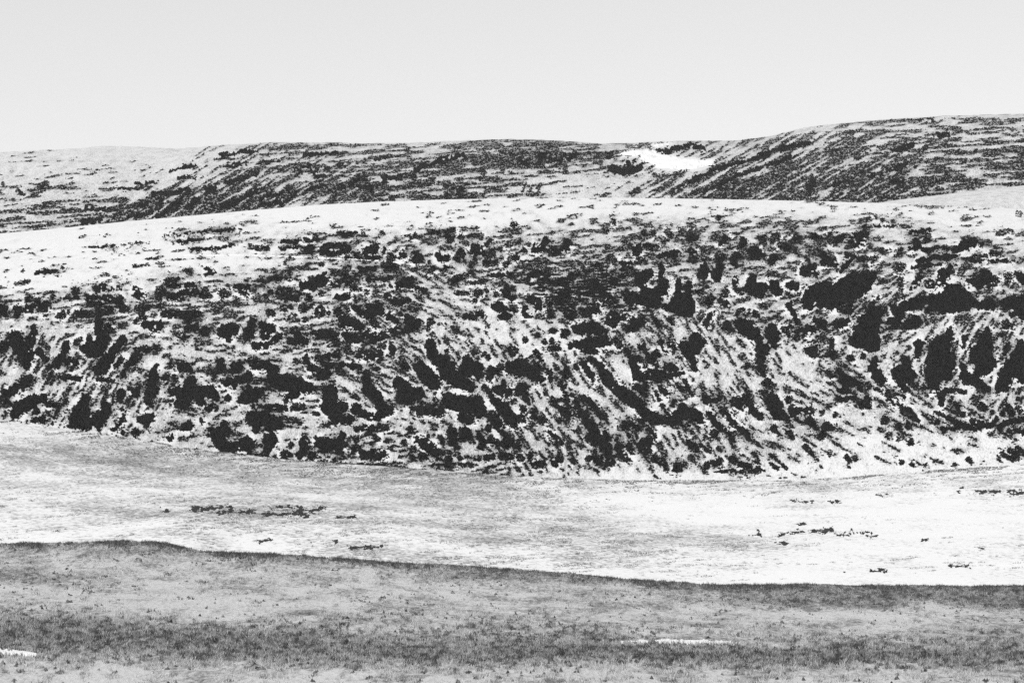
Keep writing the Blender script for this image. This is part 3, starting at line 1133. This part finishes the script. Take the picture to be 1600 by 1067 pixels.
terrain('valley_floor', z_valley, 225, 640, 260, 400, 0.32, m_valley, cov_val)
terrain('middle_hill', z_mid, 575, 905, 300, 640, 0.30, m_mid, cov_mid)
terrain('side_hill', z_side, 800, 1040, 60, 240, 0.42, m_mid, lambda s, r, x, y: np.full(s.shape, 0.34))
terrain('far_hill', z_far, 880, 1600, 240, 620, 0.29, m_far, cov_far)

# ------------------------------------------------------------------ the old snow lying in the far hollow
o, a, c = patch_mesh('snow_bank', BANK[0], C_far, 1.0, 2.4, m_snow, 0.5, 0.52, 0.4, 71, smooth_=True)
tag(o, 'smooth white bank of old snow in a hollow below the far crest', 'snow bank')

SLIVERS = parse("""P
-40,1017,1 0,1020,2.2 30,1022,2.0 66,1026,0.1
970,1005,0.1 1000,1004,0.6 1060,1003,0.9 1110,1004,0.5 1156,1006,0.1""")
for P, w in zip(SLIVERS, ('broad white snow sliver in the grass at the left edge of the near field', 'longest white snow sliver lying across the dark near grass')):
    o, a, c = patch_mesh('snow_sliver', P, C_near, 0.5, 1.6, m_snow, 0.12, 0.13, 0.6, 81, smooth_=True, shred=3.0)
    if o: tag(o, w, 'snow patch', 'snow slivers in the near grass')
TRACK = parse("""P
287,399,0.9 345,399,0.9 400,399,1.0 450,401,1.1 495,403,1.1 540,405,1.1 600,408,1.1 650,414,0.9""")
o, a, c = patch_mesh('path', TRACK[0], C_mid, 0.6, 0.6, m_snow, 0.10, 0.14, 0.2, 82); tag(o, kind='structure')

# ------------------------------------------------------------------ dark dwarf-shrub patches on the hillsides
patches = []      # (object, area, centre, strokes)
def area_of(P):
    s, t, d = patch_mask(P, 1.5, 5.0); return (d < 0).sum() * 2.25
MIDS = sorted(MID, key=area_of, reverse=True); FARS = sorted(FAR, key=area_of, reverse=True)
N_MID, N_FAR = 236, 46
for k, P in enumerate(MIDS[:N_MID]):
    o, a, c = patch_mesh('shrub_patch', P, C_mid, 1.25, 5.0, m_shrub, 0.10, 0.55, 0.5, 50 + k % 40, shred=(8.0 if max(p[2] for st in P for p in st) < 4.2 else 1.5))
    if o: patches.append([o, a, c, P, 'mid'])
for k, P in enumerate(FARS[:N_FAR]):
    o, a, c = patch_mesh('shrub_patch', P, C_far, 1.1, 4.0, m_farsh, 0.2, 0.9, 0.5, 150 + k % 40, shred=7.0)
    if o: patches.append([o, a, c, P, 'far'])
for k, P in enumerate(VAL):
    o, a, c = patch_mesh('heath_streak', P, C_val, 0.55, 5.0, m_streak, 0.03, 0.16, 0.1, 250 + k, shred=11.0)
    if o: patches.append([o, a, c, P, 'val'])

# what each patch is called: the ones with a shape of their own first, the rest by the nearest of those
MARKS = {'mid': [
 (130, 650, 'heart-shaped patch', 'large heart-shaped black shrub patch resting on the foot of the middle hillside'),
 (405, 660, 'mushroom-shaped patch', 'black mushroom-shaped shrub patch ringed by white snow low on the hillside'),
 (419, 692, 'mushroom stem patch', 'short upright shrub patch like a stem under the mushroom-shaped patch'),
 (355, 685, 'boot-shaped patch', 'black boot-shaped shrub patch at the hill foot beside the mushroom-shaped patch'),
 (505, 692, 'table-shaped patch', 'wide black table-shaped shrub patch with short legs at the hill foot'),
 (525, 625, 'broad upright patch', 'broad upright black shrub patch with ragged crown above the table-shaped patch'),
 (588, 612, 'leaning column patch', 'tall black shrub patch leaning like a column beside the broad upright patch'),
 (640, 610, 'squat block patch', 'squat black block of shrubs right of the leaning column patch'),
 (695, 578, 'knobbed patch', 'large black shrub patch running down-slope from a round knob at its top'),
 (665, 585, 'slanting slab patch', 'slanting black slab of shrubs just left of the knobbed patch'),
 (740, 578, 'hand-shaped patch', 'black shrub patch with stubby fingers on top, right of the knobbed patch'),
 (730, 632, 'big slug-shaped patch', 'big smooth black slug-shaped shrub patch edged by a white snow line'),
 (822, 578, 'oval patch with a pale spot', 'black oval shrub patch with a pale spot, high above the long fingers'),
 (1020, 620, 'long arc patch', 'very long black shrub patch curving down-slope into an upturned foot'),
 (930, 680, 'long finger patch', 'longest straight black finger of shrubs slanting down to the hill foot'),
 (1085, 540, 'dark corner patch', 'dense black shrub patch at the corner where two slopes meet'),
 (1010, 582, 'hook-shaped patch', 'black hook-shaped shrub patch with flat bottom above the long arc patch'),
 (1000, 465, 'forked patch', 'big black forked shrub patch with upright prongs and white snow between them'),
 (1066, 478, 'two-horned patch', 'black two-horned shrub patch right of the forked patch'),
 (1098, 425, 'left twin patch', 'left of two upright black twin shrub patches high on the hillside'),
 (1122, 428, 'right twin patch', 'right of two upright black twin shrub patches high on the hillside'),
 (1168, 515, 'tongue-shaped patch', 'black tongue-shaped shrub patch leaning right beside a narrow oval one'),
 (1208, 524, 'upright oval patch', 'smooth upright oval of black shrubs right of the tongue-shaped patch'),
 (1212, 632, 'big square patch', 'big squarish black shrub patch on the lower slope with a pointed lower corner'),
 (1310, 460, 'largest wing-shaped patch', 'largest black shrub patch, wing-shaped, high on the right part of the hillside'),
 (1358, 522, 'pear-shaped patch', 'smooth black pear-shaped shrub patch below a pale snow gully'),
 (1455, 468, 'long cloud-shaped patch', 'long black cloud-shaped shrub patch right of the pale snow gully'),
 (1466, 560, 'tall bottle-shaped patch', 'tall black bottle-shaped shrub patch, first of the three big dark ones on the right'),
 (1535, 560, 'tall spearhead patch', 'tall black spearhead-shaped shrub patch between two other big dark ones on the right'),
 (1585, 580, 'edge patch', 'big black shrub patch cut by the right edge of the picture'),
 (1412, 588, 'small tower patch', 'ragged black tower-shaped shrub patch left of the tall bottle-shaped patch'),
 (152, 528, 'antler-shaped patch', 'tall black antler-shaped shrub patch with a thin stalk going up the slope'),
 (35, 550, 'leftmost claw patch', 'big black claw-shaped shrub patch near the left edge, halfway up'),
 (178, 553, 'slanting club patch', 'black club-shaped shrub patch slanting up to the right beside the antler-shaped patch'),
 (212, 562, 'slanting bean patch', 'slim black bean-shaped shrub patch right of the slanting club patch'),
 (96, 560, 'chess pawn patch', 'black shrub patch shaped like a chess pawn, left of the antler-shaped patch'),
 (300, 612, 'tattered cross patch', 'large tattered cross-shaped shrub patch right of the slanting bean patch'),
 (430, 598, 'long tattered patch', 'long tattered black shrub patch above the mushroom-shaped patch'),
 (165, 452, 'lone oblong patch', 'lone black oblong shrub patch high on the pale left shoulder'),
 (350, 362, 'topmost streak patch', 'thin level shrub streak nearest the crest on the pale left shoulder'),
 (520, 386, 'ringed oblong patch', 'oblong shrub patch with a pale middle just above the thin snow path'),
 (650, 403, 'path end patch', 'compact black shrub patch at the end of the thin snow path'),
 (748, 396, 'thumb-shaped patch', 'black shrub patch with a long thumb pointing up to the right'),
 (865, 385, 'two-humped patch', 'black two-humped shrub patch below the pale crest, near the middle'),
 (840, 427, 'lone dark hump patch', 'smooth black hump of shrubs lying alone in a pale snow hollow'),
 (1345, 372, 'flat-topped band patch', 'flat-topped dark band of shrubs under the crest on the right'),
 (1515, 380, 'crest thicket patch', 'ragged thicket of black shrubs under the crest, far right'),
 (1480, 428, 'leaning leaf patch', 'black leaf-shaped shrub patch leaning right above the long cloud-shaped patch'),
 (1515, 719, 'lone little bush', 'single little black bush standing alone on the white lower right slope'),
], 'far': [
 (158, 326, 'dark oblong', 'dark oblong shrub patch on the left end of the far hillside'),
 (325, 297, 'dark knot', 'dark knotted shrub patch on the far hillside, left of centre'),
 (440, 312, 'combed fan', 'dark combed fan of shrubs low on the far hillside'),
 (690, 248, 'long dark band', 'long dark band of shrubs rising to the right across the far hillside'),
 (875, 250, 'dark brow', 'broad dark brow of shrubs under the far crest, left of the snow bank'),
 (980, 265, 'snow bank foot patch', 'dark ragged shrub patch just below and left of the white snow bank'),
 (1070, 235, 'snow bank roof patch', 'dark shrub patch roofing the upper right side of the white snow bank'),
 (1130, 265, 'longest slanting streak', 'longest dark shrub streak slanting up from the snow bank to the right'),
 (1410, 232, 'curled patch', 'dark curled shrub patch on the right part of the far hillside'),
 (1270, 290, 'dark wedge', 'dark wedge of shrubs low on the right part of the far hillside'),
], 'val': [
 (318, 795, 'long heath streak', 'longest dark heath streak on the snow of the left valley field'),
 (480, 797, 'heath streak end', 'dark end of the long heath streak on the left valley field'),
 (1230, 832, 'middle heath streak', 'dark heath streak in the middle of the white valley snow'),
 (1550, 768, 'dotted heath streak', 'dotted black heath streak near the right edge of the white valley'),
]}
GROUP = {'mid': 'dark shrub patches on the middle hillside', 'far': 'dark shrub patches on the far hillside', 'val': 'heath streaks on the valley snow'}
WHAT = {'mid': 'shrub patch', 'far': 'far-hill shrub patch', 'val': 'heath streak'}
CAT = {'mid': 'shrub', 'far': 'shrub', 'val': 'heath'}
ORD = ['', 'second ', 'third ', 'fourth ', 'fifth ', 'sixth ', 'seventh ', 'eighth ', 'ninth ', 'tenth ', 'eleventh ', 'twelfth ', 'thirteenth ', 'fourteenth ', 'fifteenth ', 'sixteenth ']
for zone in ('mid', 'far', 'val'):
    todo = [p for p in patches if p[4] == zone]; marks = []
    for mx_, my_, short, full in MARKS[zone]:
        q = min(todo, key=lambda p: float(np.min(sdf(p[3], np.array([mx_]), np.array([my_])))) + 0.35 * math.hypot(p[2][0] - mx_, p[2][1] - my_))
        todo.remove(q); marks.append((q, short))
        tag(q[0], full, CAT[zone], GROUP[zone])
    rel = {}
    for p in todo:
        q, short = min(marks, key=lambda m: math.hypot(p[2][0] - m[0][2][0], 1.3 * (p[2][1] - m[0][2][1])))
        dx = p[2][0] - q[2][0]; dy = p[2][1] - q[2][1]
        side = ('right of' if dx > 0 else 'left of') if abs(dx) > 1.1 * abs(dy) else ('below' if dy > 0 else 'above')
        rel.setdefault((short, side), []).append((math.hypot(dx, dy), id(p), p))
    for (short, side), rows in rel.items():
        for i, (_d, _i, p) in enumerate(sorted(rows, key=lambda r: r[:2])):
            a = np.array([q for st in p[3] for q in st]); w = (a[:, 0] + a[:, 2]).max() - (a[:, 0] - a[:, 2]).min(); h = (a[:, 1] + a[:, 2]).max() - (a[:, 1] - a[:, 2]).min()
            size = 'large' if p[1] > 700 else 'medium' if p[1] > 260 else 'small'
            slope = (a[-1, 1] - a[0, 1]) * (a[-1, 0] - a[0, 0])
            shape = 'lobed' if len(p[3]) > 1 else 'level' if w > 2 * h else 'upright' if h > 1.5 * w else 'round' if len(p[3][0]) == 1 else 'rising' if slope < -30 else 'slanting' if slope > 30 else 'stubby'
            tag(p[0], f'{ORD[i]}nearest {size} {shape} {WHAT[zone]} {side} the {short}', CAT[zone], GROUP[zone])

# ------------------------------------------------------------------ scattered low plants nobody could count
def tents(name, x, y, z, rad, hgt, material, n=5, tone=None, lean=0.3):
    """small low bushes: a ragged tent of n faces each"""
    N = len(x)
    a = rng.uniform(0, 2 * np.pi, N)[:, None] + np.arange(n)[None, :] * 2 * np.pi / n
    rr = rad[:, None] * rng.uniform(0.55, 1.35, (N, n))
    V = np.empty((N, n + 1, 3))
    V[:, :n, 0] = x[:, None] + rr * np.cos(a); V[:, :n, 1] = y[:, None] + rr * np.sin(a)
    V[:, :n, 2] = z[:, None] - 0.06 + hgt[:, None] * rng.uniform(0, 0.45, (N, n))
    V[:, n, 0] = x + rng.normal(0, lean, N) * rad; V[:, n, 1] = y + rng.normal(0, lean, N) * rad; V[:, n, 2] = z + hgt
    base = (np.arange(N) * (n + 1))[:, None]
    k = np.arange(n)
    tri = np.stack([base + k[None, :], base + ((k + 1) % n)[None, :], np.repeat(base + n, n, 1)], 2).reshape(-1, 3)
    tn = rng.uniform(-.2, .6, N) if tone is None else tone
    return mesh_np(name, V.reshape(-1, 3), tri, material, False, {'tone': np.repeat(tn, n + 1)})
def blades(name, x, y, z, hgt, wid, nb, material, tone):
    """grass tufts: nb narrow bent blades each"""
    N = len(x); x = np.repeat(x, nb); y = np.repeat(y, nb); z = np.repeat(z, nb); h = np.repeat(hgt, nb) * rng.uniform(.5, 1.15, N * nb); w = np.repeat(wid, nb)
    M = N * nb
    a = rng.uniform(0, 2 * np.pi, M); bx = x + rng.normal(0, 1.6, M) * w; by = y + rng.normal(0, 1.6, M) * w
    la = rng.uniform(0, 2 * np.pi, M); ln = h * rng.uniform(.2, 1.0, M)
    V = np.empty((M, 3, 3))
    V[:, 0] = np.stack([bx - w * np.cos(a) * .5, by - w * np.sin(a) * .5, z - 0.03], 1)
    V[:, 1] = np.stack([bx + w * np.cos(a) * .5, by + w * np.sin(a) * .5, z - 0.03], 1)
    V[:, 2] = np.stack([bx + ln * np.cos(la), by + ln * np.sin(la), z + h], 1)
    tn = np.repeat(tone, nb) + rng.normal(0, .12, M)
    return mesh_np(name, V.reshape(-1, 3), np.arange(M * 3).reshape(M, 3), material, False, {'tone': np.repeat(tn, 3)})

def scatter(chart, H, n, s0, s1, t0, t1, edge):
    s = rng.uniform(s0, s1, n); t = rng.uniform(t0, t1, n)
    k = chart.inside(s, t, edge); s, t = s[k], t[k]
    e, c = heath_field(s, t, *H)
    k = e > 0
    return s[k], t[k], c[k], e[k]

# middle hill
s, t, c, e = scatter(C_mid, H_MID, 440000, -240, 1840, 306, 752, 1.0)
d = patch_dist(s, t)
side = smooth(.46, .62, fbm(s / 24., t / 17., 905, 2))
k = (d > 4.0) | ((d > -1.0) & (rng.random(len(d)) < .22 + .6 * side)); s, t, c, e = s[k], t[k], c[k], e[k]
# loose fringe that the patches shed on some of their sides
ds = rng.uniform(770, 1020, 60000); dt = rng.uniform(392, 525, 60000)
k = fbm(ds / 16., dt / 2.6, 930, 3) + .25 * (fbm(ds / 30., dt / 18., 931, 2) - .5) + .45 * (np.exp(-((ds - 900 - .35 * (dt - 455)) / 85.) ** 2 - ((dt - 455) / 42.) ** 2) - 1) > .40
k &= patch_dist(ds, dt) > 1.5
s = np.append(s, ds[k]); t = np.append(t, dt[k])
n = 300000; fs = rng.uniform(-60, 1660, n); ft = rng.uniform(310, 750, n); d = patch_dist(fs, ft)
w = 5.5 * smooth(.44, .64, fbm(fs / 24., ft / 17., 905, 2)) + 0.3
k = (d > -2) & (rng.random(n) < 0.6 * np.exp(-np.maximum(d, 0) / w)) & (d < 16) & (fbm(fs / 4.5, ft / 3.2, 915, 2) > .46) & C_mid.inside(fs, ft, 1.0)
s = np.append(s, fs[k]); t = np.append(t, ft[k])
x, y, z = C_mid.to_world(s, t)
o = tents('heath', x, y, z, rng.uniform(.18, .46, len(x)), rng.uniform(.12, .42, len(x)), m_heath, 4)
tag(o, 'dark speckle of low heath scattered through the snow of the middle hillside', 'heath', kind='stuff')
print('heath', len(x))
# the rest of the middle-hill patches, too small to single out
rest = MIDS[N_MID:]; ss = []; tt = []
for P in rest:
    a_, b_, dd = patch_mask(P, 1.3, 4.0, 0.7); ss.append(a_[dd < 0]); tt.append(b_[dd < 0])
s = np.concatenate(ss); t = np.concatenate(tt); k = C_mid.inside(s, t, .5); s, t = s[k] + rng.uniform(-.6, .6, k.sum()), t[k] + rng.uniform(-.6, .6, k.sum())
x, y, z = C_mid.to_world(s, t)
o = tents('small_shrub', x, y, z, rng.uniform(.2, .42, len(x)), rng.uniform(.15, .5, len(x)), m_shrub)
tag(o, 'many little dark shrubs between the larger shrub patches of the middle hillside', 'shrubs', kind='stuff')
print('small', len(x))
# far hill
s, t, c, e = scatter(C_far, H_FAR, 230000, -240, 1840, 172, 366, 1.2)
d = sdf(BANK[0], s, t) + ragged(s, t, 71, 3.0); k = d > 0.5; s, t = s[k], t[k]
rest = FARS[N_FAR:]
for P in rest:
    a_, b_, dd = patch_mask(P, 1.2, 3.0, 0.0); s = np.append(s, a_[dd < 0]); t = np.append(t, b_[dd < 0])
x, y, z = C_far.to_world(s, t)
o = tents('heath', x, y, z, rng.uniform(.25, .7, len(x)), rng.uniform(.25, .7, len(x)), m_farsh, 4)
tag(o, 'dark streaks of heath combed across the far hillside', 'heath', kind='stuff')
print('far', len(x))
# valley
CT_V = [(800, 800, 0)]
s, t, c, e = scatter(C_val, (M_val, CT_V, 500, 0.62, 34.0, 2.6), 300000, -240, 1840, 655, 925, 0.5)
x, y, z = C_val.to_world(s, t)
o = blades('heath_grass', x, y, z, rng.uniform(.08, .24, len(x)), rng.uniform(.03, .08, len(x)), 4, m_vgrass, rng.uniform(-.25, .7, len(x)))
tag(o, 'thin grey grass standing through the snow of the valley floor', 'grass', kind='stuff')
print('valley', len(x))
# near field
n = 300000
s = rng.uniform(-240, 1840, n); t = rng.uniform(842, 1110, n)
k = C_near.inside(s, t, -2.0); s, t = s[k], t[k]
c = M_near(s, t); v = fbm(s / 22.0, t / 7.0, 610, 4, .6)
k = (v + rng.normal(0, .06, len(v)) > 0.78 - 0.52 * c); s, t, c, v = s[k], t[k], c[k], v[k]
x, y, z = C_near.to_world(s, t)
tone = 1.0 - 0.9 * smooth(.35, 1.0, c) * rng.uniform(.4, 1.2, len(s)) - 0.9 * smooth(.5, .68, fbm(s / 7., t / 4., 640, 3))
o = blades('dry_grass', x, y, z, rng.uniform(.06, .18, len(x)), rng.uniform(.025, .055, len(x)), 4, m_grass, tone)
tag(o, 'dry grey grass covering the near field', 'grass', kind='stuff')
print('near', len(x))

# cushions of darker heath among the near grass, thickest along the brow
n = 120000
s = rng.uniform(-240, 1840, n); t = rng.uniform(842, 1110, n)
k = C_near.inside(s, t, -2.0); s, t = s[k], t[k]
c = M_near(s, t); brow = smooth(9, 1, t - np.interp(s, C_near.S, C_near.top))
v = fbm(s / 12.0, t / 5.0, 660, 4, .65)
k = (v > 0.80 - 0.26 * c - 0.24 * brow); s, t = s[k], t[k]
x, y, z = C_near.to_world(s, t)
o = tents('heath_cushion', x, y, z, rng.uniform(.05, .13, len(x)), rng.uniform(.05, .16, len(x)), m_vgrass, 6)
tag(o, 'small dark heath cushions among the grass of the near field', 'heath', kind='stuff')
print('cush', len(x))
# ragged heath and grass where the hill foot meets the valley
n = 90000
s = rng.uniform(-240, 1840, n); base = hill_base(s); t = base + rng.exponential(14, n) - 2
wgt = np.interp(s, [-240, 60, 220, 420, 820, 1000, 1250, 1500, 1840], [.2, .5, .8, 1, 1, .7, .5, .35, .35])
v = streaks(s, t, [(800, 700, 0)], 700, 30.0, 2.2)
k = (v > 0.60 - 0.16 * wgt + 0.007 * (t - base)) & C_val.inside(s, t, .3); s, t = s[k], t[k]
x, y, z = C_val.to_world(s, t)
o = tents('foot_heath', x, y, z, rng.uniform(.08, .3, len(x)), rng.uniform(.05, .2, len(x)), m_vgrass, 4)
tag(o, 'broken dark lines of heath along the foot of the middle hillside', 'heath', kind='stuff')
print('foot', len(x))
# taller tufts that roughen the brow of the near field
n = 16000
s = rng.uniform(-240, 1840, n); top = np.interp(s, C_near.S, C_near.top); t = top + rng.exponential(3.0, n) + .3
k = 0.5 * fbm(s / 9.0, t / 9.0, 720, 3) + 0.5 * fbm(s / 45.0, t * 0, 721, 2) + rng.normal(0, .04, n) > .5; s, t = s[k], t[k]
x, y, z = C_near.to_world(s, t)
o = blades('brow_grass', x, y, z, rng.uniform(.10, .34, len(x)), rng.uniform(.03, .07, len(x)), 5, m_vgrass, rng.uniform(-.2, .5, len(x)))
tag(o, 'taller dark grass tufts along the brow of the near field', 'grass', kind='stuff')
print('brow', len(x))

# ------------------------------------------------------------------ thin winter haze
bx0, bx1, by0, by1, bz0, bz1 = -31000.0, 31000.0, -9000.0, 41000.0, -36.0, 215.0
V = np.array([(x, y, z) for x in (bx0, bx1) for y in (by0, by1) for z in (bz0, bz1)])
Q = np.array([(0, 1, 3, 2), (4, 6, 7, 5), (0, 4, 5, 1), (2, 3, 7, 6), (0, 2, 6, 4), (1, 5, 7, 3)])
mh = bpy.data.materials.new('haze'); mh.use_nodes = True
nt = mh.node_tree; nt.nodes.clear()
vo = nt.nodes.new('ShaderNodeVolumePrincipled'); vo.inputs['Color'].default_value = grey(0.97); vo.inputs['Density'].default_value = 4.0e-5; vo.inputs['Anisotropy'].default_value = 0.0
mo = nt.nodes.new('ShaderNodeOutputMaterial'); nt.links.new(vo.outputs[0], mo.inputs['Volume'])
tag(mesh_np('haze', V, Q, mh), 'thin pale winter haze in the air between the hills', 'haze', kind='stuff')
